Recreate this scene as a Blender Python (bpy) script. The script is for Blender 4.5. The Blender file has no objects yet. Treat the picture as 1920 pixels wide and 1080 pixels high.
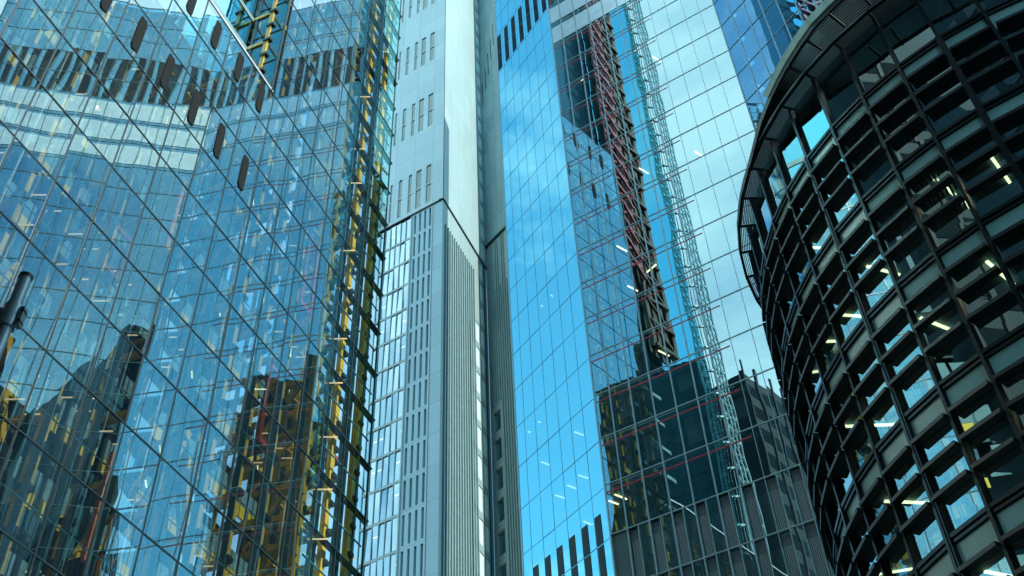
import bpy, math, random
from mathutils import Vector, Matrix
random.seed(7)
rad = math.radians
# ------------------------------------------------------------------ camera, sky, sun, exposure
sc = bpy.context.scene
W, H, FPX = 1920.0, 1080.0, 2032.5
cam = bpy.data.cameras.new('camera'); co = bpy.data.objects.new('camera', cam)
sc.collection.objects.link(co); sc.camera = co
EYE = Vector((0, 0, 1.7))
CR = Vector((0.99860393, 0.03750192, -0.03719936)); CU = Vector((0.05282222, -0.70897384, 0.7032538)); CF = Vector((0, 0.70423696, 0.709965))
m = Matrix((CR, CU, -CF)).transposed().to_4x4(); m.translation = EYE
co.matrix_world = m
cam.sensor_width = 36.0; cam.lens = 36.0 * FPX / W; cam.clip_start = 0.1; cam.clip_end = 6000

SUN_AZ, SUN_EL = 116.0, 48.0        # compass azimuth (x = sin, y = cos)
world = bpy.data.worlds.new('World'); sc.world = world; world.use_nodes = True
nt = world.node_tree; nt.nodes.clear()
def N(t, ty, **kw):
    n = t.nodes.new(ty)
    for k, v in kw.items():
        if k in n.inputs: n.inputs[k].default_value = v
        else: setattr(n, k, v)
    return n
out = N(nt, 'ShaderNodeOutputWorld'); bg = N(nt, 'ShaderNodeBackground')
sky = N(nt, 'ShaderNodeTexSky'); sky.sky_type = 'NISHITA'; sky.sun_disc = False
sky.sun_elevation = rad(SUN_EL); sky.sun_rotation = rad(SUN_AZ); sky.air_density = 1.6; sky.dust_density = 0.3; sky.ozone_density = 1.5
bg.inputs['Strength'].default_value = 0.15
tc = N(nt, 'ShaderNodeTexCoord')
mp = N(nt, 'ShaderNodeMapping'); mp.inputs['Scale'].default_value = (1, 1, 2.0)
nz = N(nt, 'ShaderNodeTexNoise', Scale=2.3, Detail=9.0, Roughness=0.62, Distortion=0.35)
dot = N(nt, 'ShaderNodeVectorMath', operation='DOT_PRODUCT'); dot.inputs[1].default_value = (-0.44, -0.42, 0.79)
bank = N(nt, 'ShaderNodeMapRange'); bank.inputs['From Min'].default_value = 0.90; bank.inputs['From Max'].default_value = 0.985; bank.inputs['To Min'].default_value = 0.0; bank.inputs['To Max'].default_value = 0.25
sxyz = N(nt, 'ShaderNodeSeparateXYZ')
low = N(nt, 'ShaderNodeMapRange'); low.inputs['From Min'].default_value = 0.68; low.inputs['From Max'].default_value = 0.1; low.inputs['To Min'].default_value = 0.0; low.inputs['To Max'].default_value = 0.16
dot2 = N(nt, 'ShaderNodeVectorMath', operation='DOT_PRODUCT'); dot2.inputs[1].default_value = (0.55, 0.17, 0.82)
bank2 = N(nt, 'ShaderNodeMapRange'); bank2.inputs['From Min'].default_value = 0.88; bank2.inputs['From Max'].default_value = 0.98; bank2.inputs['To Min'].default_value = 0.0; bank2.inputs['To Max'].default_value = 0.22
a0 = N(nt, 'ShaderNodeMath', operation='ADD')
a1 = N(nt, 'ShaderNodeMath', operation='ADD'); a2 = N(nt, 'ShaderNodeMath', operation='ADD')
cl = N(nt, 'ShaderNodeMapRange'); cl.inputs['From Min'].default_value = 0.505; cl.inputs['From Max'].default_value = 0.80
mixc = N(nt, 'ShaderNodeMix', data_type='RGBA')
mixc.inputs['B'].default_value = (4.3, 5.7, 6.1, 1)
L = nt.links.new
L(tc.outputs['Generated'], mp.inputs['Vector']); L(mp.outputs[0], nz.inputs['Vector'])
L(tc.outputs['Generated'], dot.inputs[0]); L(dot.outputs['Value'], bank.inputs['Value'])
L(tc.outputs['Generated'], sxyz.inputs[0]); L(sxyz.outputs['Z'], low.inputs['Value'])
L(tc.outputs['Generated'], dot2.inputs[0]); L(dot2.outputs['Value'], bank2.inputs['Value']); L(bank2.outputs[0], a0.inputs[1]); L(nz.outputs['Fac'], a0.inputs[0]); L(a0.outputs[0], a1.inputs[0]); L(bank.outputs[0], a1.inputs[1]); L(a1.outputs[0], a2.inputs[0]); L(low.outputs[0], a2.inputs[1])
L(a2.outputs[0], cl.inputs['Value']); L(cl.outputs[0], mixc.inputs['Factor'])
tint = N(nt, 'ShaderNodeMix', data_type='RGBA', blend_type='MULTIPLY'); tint.inputs['Factor'].default_value = 1.0
tint.inputs['B'].default_value = (0.50, 1.0, 1.05, 1)
L(sky.outputs[0], tint.inputs['A']); L(tint.outputs['Result'], mixc.inputs['A'])
L(mixc.outputs['Result'], bg.inputs['Color']); L(bg.outputs[0], out.inputs[0])

sl = bpy.data.lights.new('sun', 'SUN'); sl.energy = 3.6; sl.angle = rad(0.5); sl.color = (1.0, 0.95, 0.86)
so = bpy.data.objects.new('sun', sl); sc.collection.objects.link(so)
sd = Vector((math.sin(rad(SUN_AZ)) * math.cos(rad(SUN_EL)), math.cos(rad(SUN_AZ)) * math.cos(rad(SUN_EL)), math.sin(rad(SUN_EL))))
so.rotation_euler = sd.to_track_quat('Z', 'Y').to_euler(); so.location = sd * 300
sc.view_settings.view_transform = 'Standard'; sc.view_settings.look = 'None'; sc.view_settings.exposure = 1.0; sc.view_settings.gamma = 1.0
sc.render.engine = 'CYCLES'
cy = sc.cycles
cy.use_denoising = True; cy.max_bounces = 10; cy.glossy_bounces = 6; cy.diffuse_bounces = 2; cy.transparent_max_bounces = 24; cy.transmission_bounces = 4
cy.caustics_reflective = False; cy.caustics_refractive = False; cy.sample_clamp_indirect = 6.0

# ------------------------------------------------------------------ helpers
def pix(p):
    v = Vector(p) - EYE; k = v.dot(CF)
    if k < 0.5: return None
    return 960 + FPX * v.dot(CR) / k, 540 - FPX * v.dot(CU) / k
class MB:
    def __init__(s): s.v = []; s.f = []; s.uv = []
    def quad(s, pts, uvs=None):
        i = len(s.v); s.v += [tuple(p) for p in pts]; s.f.append(tuple(range(i, i + len(pts))))
        s.uv.append(uvs or [(0, 0)] * len(pts))
    def hexa(s, c, uvs=None):   # c: 8 corners, bottom 4 then top 4 (same order round)
        i = len(s.v); s.v += [tuple(p) for p in c]
        for f in ((0, 3, 2, 1), (4, 5, 6, 7), (0, 1, 5, 4), (1, 2, 6, 5), (2, 3, 7, 6), (3, 0, 4, 7)):
            s.f.append(tuple(i + k for k in f)); s.uv.append([uvs[k] if uvs else (0, 0) for k in f])
    def bar(s, a, b, w, h=None, n=4, up=Vector((0, 0, 1))):   # straight prism from a to b
        a = Vector(a); b = Vector(b); d = (b - a).normalized()
        x = d.cross(up)
        if x.length < 1e-3: x = d.cross(Vector((1, 0, 0)))
        x.normalize(); y = x.cross(d); h = h or w
        i = len(s.v)
        ph = math.pi / n if n == 4 else 0; k = math.sqrt(2) if n == 4 else 1
        for q in (a, b):
            for j in range(n):
                t = 2 * math.pi * j / n + ph
                s.v.append(tuple(q + x * (math.cos(t) * w / 2 * k) + y * (math.sin(t) * h / 2 * k)))
        for j in range(n):
            s.f.append((i + j, i + (j + 1) % n, i + n + (j + 1) % n, i + n + j)); s.uv.append([(0, 0)] * 4)
        s.f.append(tuple(i + j for j in reversed(range(n)))); s.uv.append([(0, 0)] * n)
        s.f.append(tuple(i + n + j for j in range(n))); s.uv.append([(0, 0)] * n)
    def merge(s, o):
        i = len(s.v); s.v += o.v; s.f += [tuple(i + k for k in f) for f in o.f]; s.uv += o.uv
    def area(s):
        ps = [pix(p) for p in s.v[:8]] if len(s.v) <= 8 else [pix(p) for p in s.v[::max(1, len(s.v) // 12)]]
        ps = [p for p in ps if p]
        if not ps: return 0
        x0 = max(0, min(p[0] for p in ps)); x1 = min(W, max(p[0] for p in ps)); y0 = max(0, min(p[1] for p in ps)); y1 = min(H, max(p[1] for p in ps))
        return max(0, x1 - x0) * max(0, y1 - y0)
    def build(s, name, mat, parent=None, smooth=False, label=None):
        me = bpy.data.meshes.new(name)
        o0 = parent_loc(parent)
        me.from_pydata([(x - o0[0], y - o0[1], z - o0[2]) for x, y, z in s.v], [], s.f)
        ul = me.uv_layers.new(name='UVMap')
        flat = [c for u in s.uv for q in u for c in q]
        ul.data.foreach_set('uv', flat)
        if smooth: me.shade_smooth()
        me.materials.append(mat); me.validate(); me.update()
        o = bpy.data.objects.new(name, me); sc.collection.objects.link(o)
        if parent is not None: o.parent = parent
        if label: o['label'] = label
        return o
def parent_loc(p):
    l = Vector((0, 0, 0))
    while p is not None: l += Vector(p.location); p = p.parent
    return l
def thing(name, label, cat, loc, group=None):
    o = bpy.data.objects.new(name, None); sc.collection.objects.link(o); o.location = loc
    o['label'] = label; o['category'] = cat
    if group: o['group'] = group
    return o
def parts(name, mbs, mat, parent, cap=100, label=None):
    mbs = [q for q in mbs if q.f]
    if len(mbs) > cap:
        mbs = sorted(mbs, key=lambda q: -q.area())
    res = [q.build(name, mat, parent, label=label) for q in mbs[:cap]]
    if len(mbs) > cap:
        r = MB()
        for q in mbs[cap:]: r.merge(q)
        o = r.build(name, mat, parent); o['kind'] = 'stuff'
    return res
class Fac:   # vertical facade plane: azimuth az of +u, distance D from the camera axis, side; d > 0 is outwards (towards the street)
    def __init__(s, az, D, side):
        a = rad(az); s.t = Vector((math.sin(a), math.cos(a), 0)); n = side * Vector((math.cos(a), -math.sin(a), 0)); s.o = n * D; s.n = -n
    def P(s, u, z, d=0.0): return s.o + s.t * u + s.n * d + Vector((0, 0, z))
    def box(s, mb, u0, u1, z0, z1, d0, d1):
        c = [s.P(u0, z0, d0), s.P(u1, z0, d0), s.P(u1, z0, d1), s.P(u0, z0, d1), s.P(u0, z1, d0), s.P(u1, z1, d0), s.P(u1, z1, d1), s.P(u0, z1, d1)]
        mb.hexa(c, [(u0, z0), (u1, z0), (u1, z0), (u0, z0), (u0, z1), (u1, z1), (u1, z1), (u0, z1)])
    def b(s, *a):
        q = MB(); s.box(q, *a); return q
    def rect(s, mb, u0, u1, z0, z1, d=0.0, tilt=0.0):
        e = [random.uniform(-1, 1) * tilt for _ in range(2)]
        w, h = (u1 - u0) / 2, (z1 - z0) / 2
        off = lambda x, y: d + x * w * e[0] + y * h * e[1]
        mb.quad([s.P(u0, z0, off(-1, -1)), s.P(u1, z0, off(1, -1)), s.P(u1, z1, off(1, 1)), s.P(u0, z1, off(-1, 1))], [(u0, z0), (u1, z0), (u1, z1), (u0, z1)])
    def r(s, *a, **k):
        q = MB(); s.rect(q, *a, **k); return q
    def wall(s, mb, u0, u1, z0, z1, holes, depth, d=0.0):   # skin with real recesses
        us = sorted({u0, u1} | {min(max(x, u0), u1) for h in holes for x in h[:2]}); zs = sorted({z0, z1} | {min(max(x, z0), z1) for h in holes for x in h[2:4]})
        def inh(u, z): return any(h[0] < u < h[1] and h[2] < z < h[3] for h in holes)
        for j in range(len(zs) - 1):
            zc = (zs[j] + zs[j + 1]) / 2; st = None
            for i in range(len(us) - 1):
                solid = not inh((us[i] + us[i + 1]) / 2, zc)
                if solid and st is None: st = us[i]
                if not solid and st is not None: s.rect(mb, st, us[i], zs[j], zs[j + 1], d); st = None
            if st is not None: s.rect(mb, st, us[-1], zs[j], zs[j + 1], d)
        for a, b_, c, e in [h[:4] for h in holes]:
            g = lambda p, q: mb.quad([s.P(p[0], p[1], d), s.P(q[0], q[1], d), s.P(q[0], q[1], d - depth), s.P(p[0], p[1], d - depth)], [(p[0], p[1]), (q[0], q[1]), (q[0], q[1]), (p[0], p[1])])
            g((a, c), (b_, c)); g((b_, c), (b_, e)); g((b_, e), (a, e)); g((a, e), (a, c))

# ------------------------------------------------------------------ materials
def newmat(name):
    mt = bpy.data.materials.new(name); mt.use_nodes = True; t = mt.node_tree; t.nodes.clear(); return mt, t
def solid(name, col, rough=0.6, metal=0.0, var=0.12, scale=1.2, spec=0.5, bump=0.0):
    mt, t = newmat(name); o = N(t, 'ShaderNodeOutputMaterial'); p = N(t, 'ShaderNodeBsdfPrincipled', Roughness=rough, Metallic=metal)
    p.inputs['Specular IOR Level'].default_value = spec
    tc = N(t, 'ShaderNodeTexCoord'); nz = N(t, 'ShaderNodeTexNoise', Scale=scale, Detail=6.0, Roughness=0.65)
    mr = N(t, 'ShaderNodeMapRange'); mr.inputs['To Min'].default_value = 1 - var; mr.inputs['To Max'].default_value = 1 + var; mr.inputs['From Min'].default_value = .3; mr.inputs['From Max'].default_value = .7
    vm = N(t, 'ShaderNodeVectorMath', operation='SCALE'); vm.inputs[0].default_value = col
    k = t.links.new
    k(tc.outputs['Object'], nz.inputs['Vector']); k(nz.outputs['Fac'], mr.inputs['Value']); k(mr.outputs[0], vm.inputs['Scale']); k(vm.outputs[0], p.inputs['Base Color']); k(p.outputs[0], o.inputs[0])
    if bump:
        bp = N(t, 'ShaderNodeBump', Strength=bump, Distance=0.02); k(nz.outputs['Fac'], bp.inputs['Height']); k(bp.outputs[0], p.inputs['Normal'])
    return mt
def emit(name, col, st):
    mt, t = newmat(name); o = N(t, 'ShaderNodeOutputMaterial'); e = N(t, 'ShaderNodeEmission', Strength=st); e.inputs['Color'].default_value = (*col, 1)
    t.links.new(e.outputs[0], o.inputs[0]); return mt
def membrane(name):
    mt, t = newmat(name); k = t.links.new; o = N(t, 'ShaderNodeOutputMaterial'); a = N(t, 'ShaderNodeBsdfDiffuse'); b = N(t, 'ShaderNodeBsdfTranslucent')
    tc = N(t, 'ShaderNodeTexCoord'); nz = N(t, 'ShaderNodeTexNoise', Scale=2.0, Detail=5.0); rp = N(t, 'ShaderNodeMapRange'); rp.inputs['To Min'].default_value = .75; rp.inputs['To Max'].default_value = 1.0
    k(tc.outputs['Object'], nz.inputs['Vector']); k(nz.outputs['Fac'], rp.inputs['Value'])
    vm = N(t, 'ShaderNodeVectorMath', operation='SCALE'); vm.inputs[0].default_value = (.42, .58, .57); k(rp.outputs[0], vm.inputs['Scale']); k(vm.outputs[0], a.inputs['Color']); k(vm.outputs[0], b.inputs['Color'])
    m = N(t, 'ShaderNodeMixShader'); m.inputs[0].default_value = .6; k(a.outputs[0], m.inputs[1]); k(b.outputs[0], m.inputs[2]); k(m.outputs[0], o.inputs[0]); return mt
def glass(name, refl, trans, base=0.5, top=1.0, ior=1.6, amp=0.012, scale=0.4, stretch=(1, 1, 0.5), body=None, bodyfac=0.0, dirt=0.06):
    """coated facade glass: part reflects (rolling-wave bump), part passes light; optional opaque body"""
    mt, t = newmat(name); k = t.links.new; o = N(t, 'ShaderNodeOutputMaterial')
    tc = N(t, 'ShaderNodeTexCoord'); mp = N(t, 'ShaderNodeMapping'); mp.inputs['Scale'].default_value = stretch
    nz = N(t, 'ShaderNodeTexNoise', Scale=scale, Detail=1.5, Roughness=0.45)
    bp = N(t, 'ShaderNodeBump', Strength=1.0, Distance=amp)
    k(tc.outputs['Object'], mp.inputs['Vector']); k(mp.outputs[0], nz.inputs['Vector']); k(nz.outputs['Fac'], bp.inputs['Height'])
    gl = N(t, 'ShaderNodeBsdfGlossy', Roughness=0.0); gl.inputs['Color'].default_value = (*refl, 1); k(bp.outputs[0], gl.inputs['Normal'])
    tr = N(t, 'ShaderNodeBsdfTransparent'); tr.inputs['Color'].default_value = (*trans, 1)
    lw = N(t, 'ShaderNodeLayerWeight', Blend=0.5); fr = N(t, 'ShaderNodeMath', operation='POWER'); fr.inputs[1].default_value = 4.0; k(lw.outputs['Facing'], fr.inputs[0])
    mr = N(t, 'ShaderNodeMapRange'); mr.inputs['To Min'].default_value = base; mr.inputs['To Max'].default_value = top
    k(fr.outputs[0], mr.inputs['Value'])
    under = tr.outputs[0]
    if body:
        df = N(t, 'ShaderNodeBsdfDiffuse'); df.inputs['Color'].default_value = (*body, 1)
        m1 = N(t, 'ShaderNodeMixShader'); m1.inputs[0].default_value = bodyfac; k(tr.outputs[0], m1.inputs[1]); k(df.outputs[0], m1.inputs[2]); under = m1.outputs[0]
    # thin film of dust with streaks
    du = N(t, 'ShaderNodeBsdfDiffuse'); du.inputs['Color'].default_value = (0.45, 0.55, 0.55, 1)
    mp2 = N(t, 'ShaderNodeMapping'); mp2.inputs['Scale'].default_value = (2.5, 2.5, 0.12); n2 = N(t, 'ShaderNodeTexNoise', Scale=1.0, Detail=5.0, Roughness=0.7)
    k(tc.outputs['Object'], mp2.inputs['Vector']); k(mp2.outputs[0], n2.inputs['Vector'])
    m2r = N(t, 'ShaderNodeMapRange'); m2r.inputs['From Min'].default_value = 0.45; m2r.inputs['From Max'].default_value = 0.8; m2r.inputs['To Max'].default_value = dirt
    k(n2.outputs['Fac'], m2r.inputs['Value'])
    md = N(t, 'ShaderNodeMixShader'); k(m2r.outputs[0], md.inputs[0]); k(under, md.inputs[1]); k(du.outputs[0], md.inputs[2])
    mx = N(t, 'ShaderNodeMixShader'); k(mr.outputs[0], mx.inputs[0]); k(md.outputs[0], mx.inputs[1]); k(gl.outputs[0], mx.inputs[2]); k(mx.outputs[0], o.inputs[0])
    return mt
def clad(name, col, du, dz, ou=0, oz=0, jw=0.03, jcol=0.35, var=0.05, rough=0.55, streak=0.1, rib=0.0):
    """panel cladding in metres of (u, z): joints, tone per panel, vertical rain streaks, optional ribs"""
    mt, t = newmat(name); k = t.links.new; o = N(t, 'ShaderNodeOutputMaterial'); p = N(t, 'ShaderNodeBsdfPrincipled', Roughness=rough)
    uv = N(t, 'ShaderNodeUVMap'); sp = N(t, 'ShaderNodeSeparateXYZ'); k(uv.outputs[0], sp.inputs[0])
    def M(op, a, b=None):
        n = N(t, 'ShaderNodeMath', operation=op)
        for i, x in enumerate((a, b)):
            if x is None: continue
            if isinstance(x, (int, float)): n.inputs[i].default_value = x
            else: k(x, n.inputs[i])
        return n.outputs[0]
    fu = M('DIVIDE', M('SUBTRACT', sp.outputs[0], ou), du); fz = M('DIVIDE', M('SUBTRACT', sp.outputs[1], oz), dz)
    mu = M('MULTIPLY', M('FRACT', fu), du); mz = M('MULTIPLY', M('FRACT', fz), dz)
    j = M('MAXIMUM', M('LESS_THAN', mu, jw), M('LESS_THAN', mz, jw))
    cb = N(t, 'ShaderNodeCombineXYZ'); k(M('FLOOR', fu), cb.inputs[0]); k(M('FLOOR', fz), cb.inputs[1])
    wn = N(t, 'ShaderNodeTexWhiteNoise', noise_dimensions='2D'); k(cb.outputs[0], wn.inputs['Vector'])
    cs = N(t, 'ShaderNodeMapping'); cs.inputs['Scale'].default_value = (1.3, 0.07, 1); k(uv.outputs[0], cs.inputs['Vector'])
    st = N(t, 'ShaderNodeTexNoise', Scale=1.0, Detail=6.0, Roughness=0.7); k(cs.outputs[0], st.inputs['Vector'])
    f = M('ADD', M('MULTIPLY', M('SUBTRACT', wn.outputs['Value'], 0.5), 2 * var), M('MULTIPLY', M('SUBTRACT', st.outputs['Fac'], 0.5), 2 * streak))
    f = M('MULTIPLY', M('ADD', f, 1.0), M('SUBTRACT', 1.0, M('MULTIPLY', j, 1 - jcol)))
    vm = N(t, 'ShaderNodeVectorMath', operation='SCALE'); vm.inputs[0].default_value = col; k(f, vm.inputs['Scale']); k(vm.outputs[0], p.inputs['Base Color'])
    k(p.outputs[0], o.inputs[0]); return mt
def mesh_mat(name, hole, metal, mt_=0.3):   # perforated metal: dark dots through a grey sheet
    mt, t = newmat(name); k = t.links.new; o = N(t, 'ShaderNodeOutputMaterial'); p = N(t, 'ShaderNodeBsdfPrincipled', Roughness=0.5, Metallic=mt_)
    uv = N(t, 'ShaderNodeUVMap'); p.inputs['Specular IOR Level'].default_value = .1; p.inputs['Roughness'].default_value = .8; vo = N(t, 'ShaderNodeTexVoronoi', Scale=1.0); mp = N(t, 'ShaderNodeMapping'); mp.inputs['Scale'].default_value = (9, 14, 1)
    vo.inputs['Randomness'].default_value = 0.0
    k(uv.outputs[0], mp.inputs['Vector']); k(mp.outputs[0], vo.inputs['Vector'])
    lt = N(t, 'ShaderNodeMath', operation='LESS_THAN'); lt.inputs[1].default_value = 0.36; k(vo.outputs['Distance'], lt.inputs[0])
    mx = N(t, 'ShaderNodeMix', data_type='RGBA'); mx.inputs['A'].default_value = (*metal, 1); mx.inputs['B'].default_value = (*hole, 1); k(lt.outputs[0], mx.inputs['Factor'])
    k(mx.outputs['Result'], p.inputs['Base Color']); k(p.outputs[0], o.inputs[0]); return mt

YEL = solid('yellow_steel', (0.72, 0.42, 0.02), 0.45, var=0.25, scale=0.8)
YELP = solid('yellow_panel', (0.90, 0.60, 0.03), 0.5, var=0.15, scale=0.6)
RED = solid('red_steel', (0.62, 0.07, 0.05), 0.45)
ORA = solid('orange_panel', (0.80, 0.22, 0.10), 0.5)
DARK = solid('dark_frame', (0.012, 0.03, 0.035), 0.35, metal=0.0, var=0.2)
BLK = solid('black_metal', (0.008, 0.012, 0.013), 0.45, var=0.2)
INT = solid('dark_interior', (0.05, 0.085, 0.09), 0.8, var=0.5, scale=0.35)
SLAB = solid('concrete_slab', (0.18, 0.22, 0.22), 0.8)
PIPE = solid('pale_pipe', (0.60, 0.70, 0.68), 0.3)
GPAN = solid('grey_glass_panel', (0.22, 0.36, 0.38), 0.2, var=0.2)
CYAN = solid('teal_metal', (0.05, 0.16, 0.20), 0.35)
SILV = solid('silver_frame', (0.42, 0.56, 0.57), 0.35, metal=0.3)
LAMP = emit('lit_tube', (1.0, 0.84, 0.48), 2.2)
LAMPD = emit('dim_tube', (1.0, 0.80, 0.42), 0.42)
SPOT = emit('lit_spot', (1.0, 0.92, 0.7), 2.0)
GA = glass('street_glass', (0.80, 0.98, 0.98), (0.80, 0.93, 0.93), base=0.48, top=1.0, amp=0.035, scale=0.16, stretch=(1, 1, 0.55))
GE = glass('end_bay_glass', (0.55, 0.85, 0.9), (0.82, 0.93, 0.93), base=0.07, top=0.8, amp=0.02, scale=0.2)
GA2 = glass('inner_glass', (0.60, 0.90, 0.95), (0.35, 0.55, 0.60), base=0.15, top=1.0, amp=0.02, scale=0.2)
GB = glass('mirror_glass', (0.46, 0.98, 1.0), (0.55, 0.85, 0.95), base=0.86, top=1.0, amp=0.010, scale=0.35)
GC = glass('facet_glass', (0.60, 0.92, 0.97), (0.66, 0.84, 0.86), base=0.54, top=1.0, amp=0.010, scale=0.3)
GF = glass('office_glass', (0.60, 0.88, 0.90), (0.45, 0.70, 0.72), base=0.50, top=1.0, amp=0.006, scale=0.5)
GD = glass('bay_glass', (0.65, 0.92, 1.0), (0.40, 0.6, 0.65), base=0.6, top=1.0, amp=0.02, scale=0.6)
MESH = mesh_mat('perforated_metal', (0.015, 0.02, 0.02), (0.62, 0.66, 0.64))
MESHD = mesh_mat('black_perforated_metal', (0.003, 0.004, 0.004), (0.010, 0.016, 0.018), 0.0)
MESHB = mesh_mat('dark_louvre_metal', (0.008, 0.012, 0.014), (0.14, 0.18, 0.19))

# ------------------------------------------------------------------ ground
g = MB(); S = 3000
g.quad([(-S, -S, 0), (S, -S, 0), (S, S, 0), (-S, S, 0)])
go = g.build('street', solid('asphalt', (0.045, 0.065, 0.07), 0.85, scale=0.5)); go['kind'] = 'structure'
pv = MB(); pv.hexa([(-14, -60, 0.004), (-5, -60, 0.004), (8, 42, 0.004), (0, 42, 0.004), (-14, -60, 0.13), (-5, -60, 0.13), (8, 42, 0.13), (0, 42, 0.13)])
po = pv.build('pavement', clad('paving', (0.17, 0.26, 0.27), 0.6, 0.6)); po['kind'] = 'structure'

# ------------------------------------------------------------------ A: glass tower with yellow steel
def tower_a():
    F = Fac(20, 30, -1)
    root = thing('glass_tower', 'clear glass tower with yellow steel frame, black transoms and oval vents, filling the left side', 'office tower', F.P(35, 0))
    DU, DZ, U0, Z0 = 2.73, 4.15, 35.5, 66.24
    US = [12.3] + [U0 + DU * i for i in range(-8, 1)]
    UR = [U0 + DU * i for i in range(0, 6)] + [52.5]
    ZL = [Z0 - DZ * i for i in range(0, 16)]      # rows of the lower block
    ZU = [Z0 + DZ * i for i in range(0, 15)]
    top = ZU[-1]
    gl = []; ge = []
    for z in ZL[:-1]:
        for i in range(len(US) - 1): gl.append(F.r(US[i], US[i + 1], z - DZ, z, 0, tilt=0.0035))
        for i in range(len(UR) - 1): (gl if i < 4 else ge).append(F.r(UR[i], UR[i + 1], z - DZ, z, 0, tilt=0.0035))
    for z in ZU[:-1]:
        for i in range(len(UR) - 1): (gl if i < 4 else ge).append(F.r(UR[i], UR[i + 1], z, z + DZ, 0, tilt=0.003))
    parts('glass_pane', gl, GA, root); parts('end_bay_pane', ge, GE, root)
    # return side of the raised block and the set-back facade beyond
    gr = []; G2 = -2.75
    for z in ZU[:-1]:
        q = MB(); q.quad([F.P(35.1, z, 0), F.P(35.1, z, G2 / 2), F.P(35.1, z + DZ, G2 / 2), F.P(35.1, z + DZ, 0)]); gr.append(q)
        q = MB(); q.quad([F.P(35.1, z, G2 / 2), F.P(35.1, z, G2), F.P(35.1, z + DZ, G2), F.P(35.1, z + DZ, G2 / 2)]); gr.append(q)
    parts('side_pane', [q for q in gr if q.v[0][2] < 86], GA2, root); parts('upper_side_pane', [q for q in gr if q.v[0][2] >= 86], GB, root)
    parts('side_transom', [F.b(35.04, 35.1, z - 0.08, z + 0.08, G2, 0.0) for z in ZU], DARK, root)
    parts('side_mullion', [F.b(35.02, 35.2, Z0, top, G2 - 0.12, G2 + 0.12), F.b(35.04, 35.14, Z0, top, G2 / 2 - .04, G2 / 2 + .04), F.b(35.04, 35.2, Z0, top, -0.1, 0.04)], DARK, root)
    sb = []; bands = []; ZT = [Z0 + DZ * i for i in range(0, 34)]; SB = [15.6, 18.2, 20.8, 23.4, 26.0, 29.0, 32.0, 35.0]
    for j, z in enumerate(ZT[:-1]):
        for i in range(len(SB) - 1):
            sb.append(F.r(SB[i], SB[i + 1], z, z + DZ, G2 - 0.3, tilt=0.002))
        bands.append(F.b(28.5, 34.9, z + 2.6, z + 3.1, G2 - 0.29, G2 - 0.24))
    # tall rear shaft: red stair, brown-yellow lattice, silver lattice (seen mirrored in the facets opposite)
    rs = []; bl_ = []; sv = []
    z = 103.0
    while z < 204:
        q = MB(); q.bar(F.P(31.0, z, -.7), F.P(34.3, z + 3.2, -.7), .3, .5); q.bar(F.P(31.0, z + 2.4, -.9), F.P(34.3, z + .6, -.9), .2, .4); rs.append(q); rs.append(F.b(31.1, 31.7, z - .2, z + 3.42, -1.3, -1.0)); rs.append(F.b(33.9, 34.3, z - .2, z + 3.42, -1.3, -1.0)); z += 3.6
    parts('red_stair', rs, solid('dull_red', (.34, .07, .08), .5, var=.3), root)
    for u in (26.3, 27.8, 29.3, 30.5): bl_.append(F.b(u - .35, u + .35, 92, 204, -1.9, -1.3))
    z = 92.0
    while z < 203:
        bl_.append(F.b(26.2, 30.6, z, z + .5, -1.7, -1.0)); q = MB(); q.bar(F.P(26.4, z, -1.2), F.P(30.4, z + 4.2, -1.2), .3); bl_.append(q); z += 4.15
    parts('brown_lattice', bl_, solid('brown_steel', (.10, .07, .04), .5, var=.5), root)
    F.b(26, 30.7, 92, 204, -2.6, -2.4).build('shaft_backing', INT, root)
    for u in (12.4, 13.4, 14.4, 15.4): sv.append(F.b(u - .12, u + .12, 0, 206, -2.0, -1.8)); sv.append(F.b(u - .06, u + .06, 0, 206, -4.0, -3.9))
    z = 1.0
    while z < 204:
        sv.append(F.b(12.4, 15.4, z, z + .16, -2.0, -1.9)); q = MB()
        q.bar(F.P(12.4, z, -1.9), F.P(15.4, z + 2.07, -1.9), .14); q.bar(F.P(15.4, z, -2.1), F.P(12.4, z + 2.07, -2.1), .14)
        if int(z / 2.07) % 2: q.bar(F.P(12.6, z + .3, -1.9), F.P(15.2, z + .3, -4.0), .3)
        sv.append(q); z += 2.075
    parts('silver_lattice', sv, solid('bright_steel', (.45, .62, .64), .3, metal=.3), root)
    parts('upper_pane', sb, GB, root); parts('upper_band', [q for q in bands if q.v[0][2] < 88], GPAN, root)
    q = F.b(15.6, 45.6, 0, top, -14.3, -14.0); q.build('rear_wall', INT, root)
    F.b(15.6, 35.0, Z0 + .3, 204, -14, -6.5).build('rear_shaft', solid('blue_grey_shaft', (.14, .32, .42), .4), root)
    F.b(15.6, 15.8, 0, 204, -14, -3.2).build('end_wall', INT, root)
    # frame lines
    parts('mullion', [F.b(u - .035, u + .035, 0, Z0 if u < 35 else top, -0.10, 0.03) for u in US + UR[1:]], DARK, root)
    tr = [F.b(US[0], 52.9 if i % 1 == 0 else 52.5, z - .036, z + .036, -0.10, 0.03) for i, z in enumerate(ZL)] + [F.b(35.3, 52.9, z - .036, z + .036, -0.10, 0.03) for z in ZU[1:]]
    tr += [F.b(46.0, 52.95, z - .09, z + .09, -0.4, -0.12) for z in ZL[:-1] + ZU[1:]]
    parts('transom', tr, DARK, root)
    F.b(US[0], 35.3, Z0 + 0.075, Z0 + 0.25, -0.3, 0.03).build('parapet', PIPE, root)
    # inner second line of rails at half height, thin
    parts('rail', [F.b(US[0], 45.9, z - 2.1, z - 2.04, -0.55, -0.5) for z in ZL[:-1]] + [F.b(45.9, 52.4, z - 2.13, z - 2.04, -0.2, -0.12) for z in ZL[:-1] + [q + DZ for q in ZU[:-1]]], CYAN, root)
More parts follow.
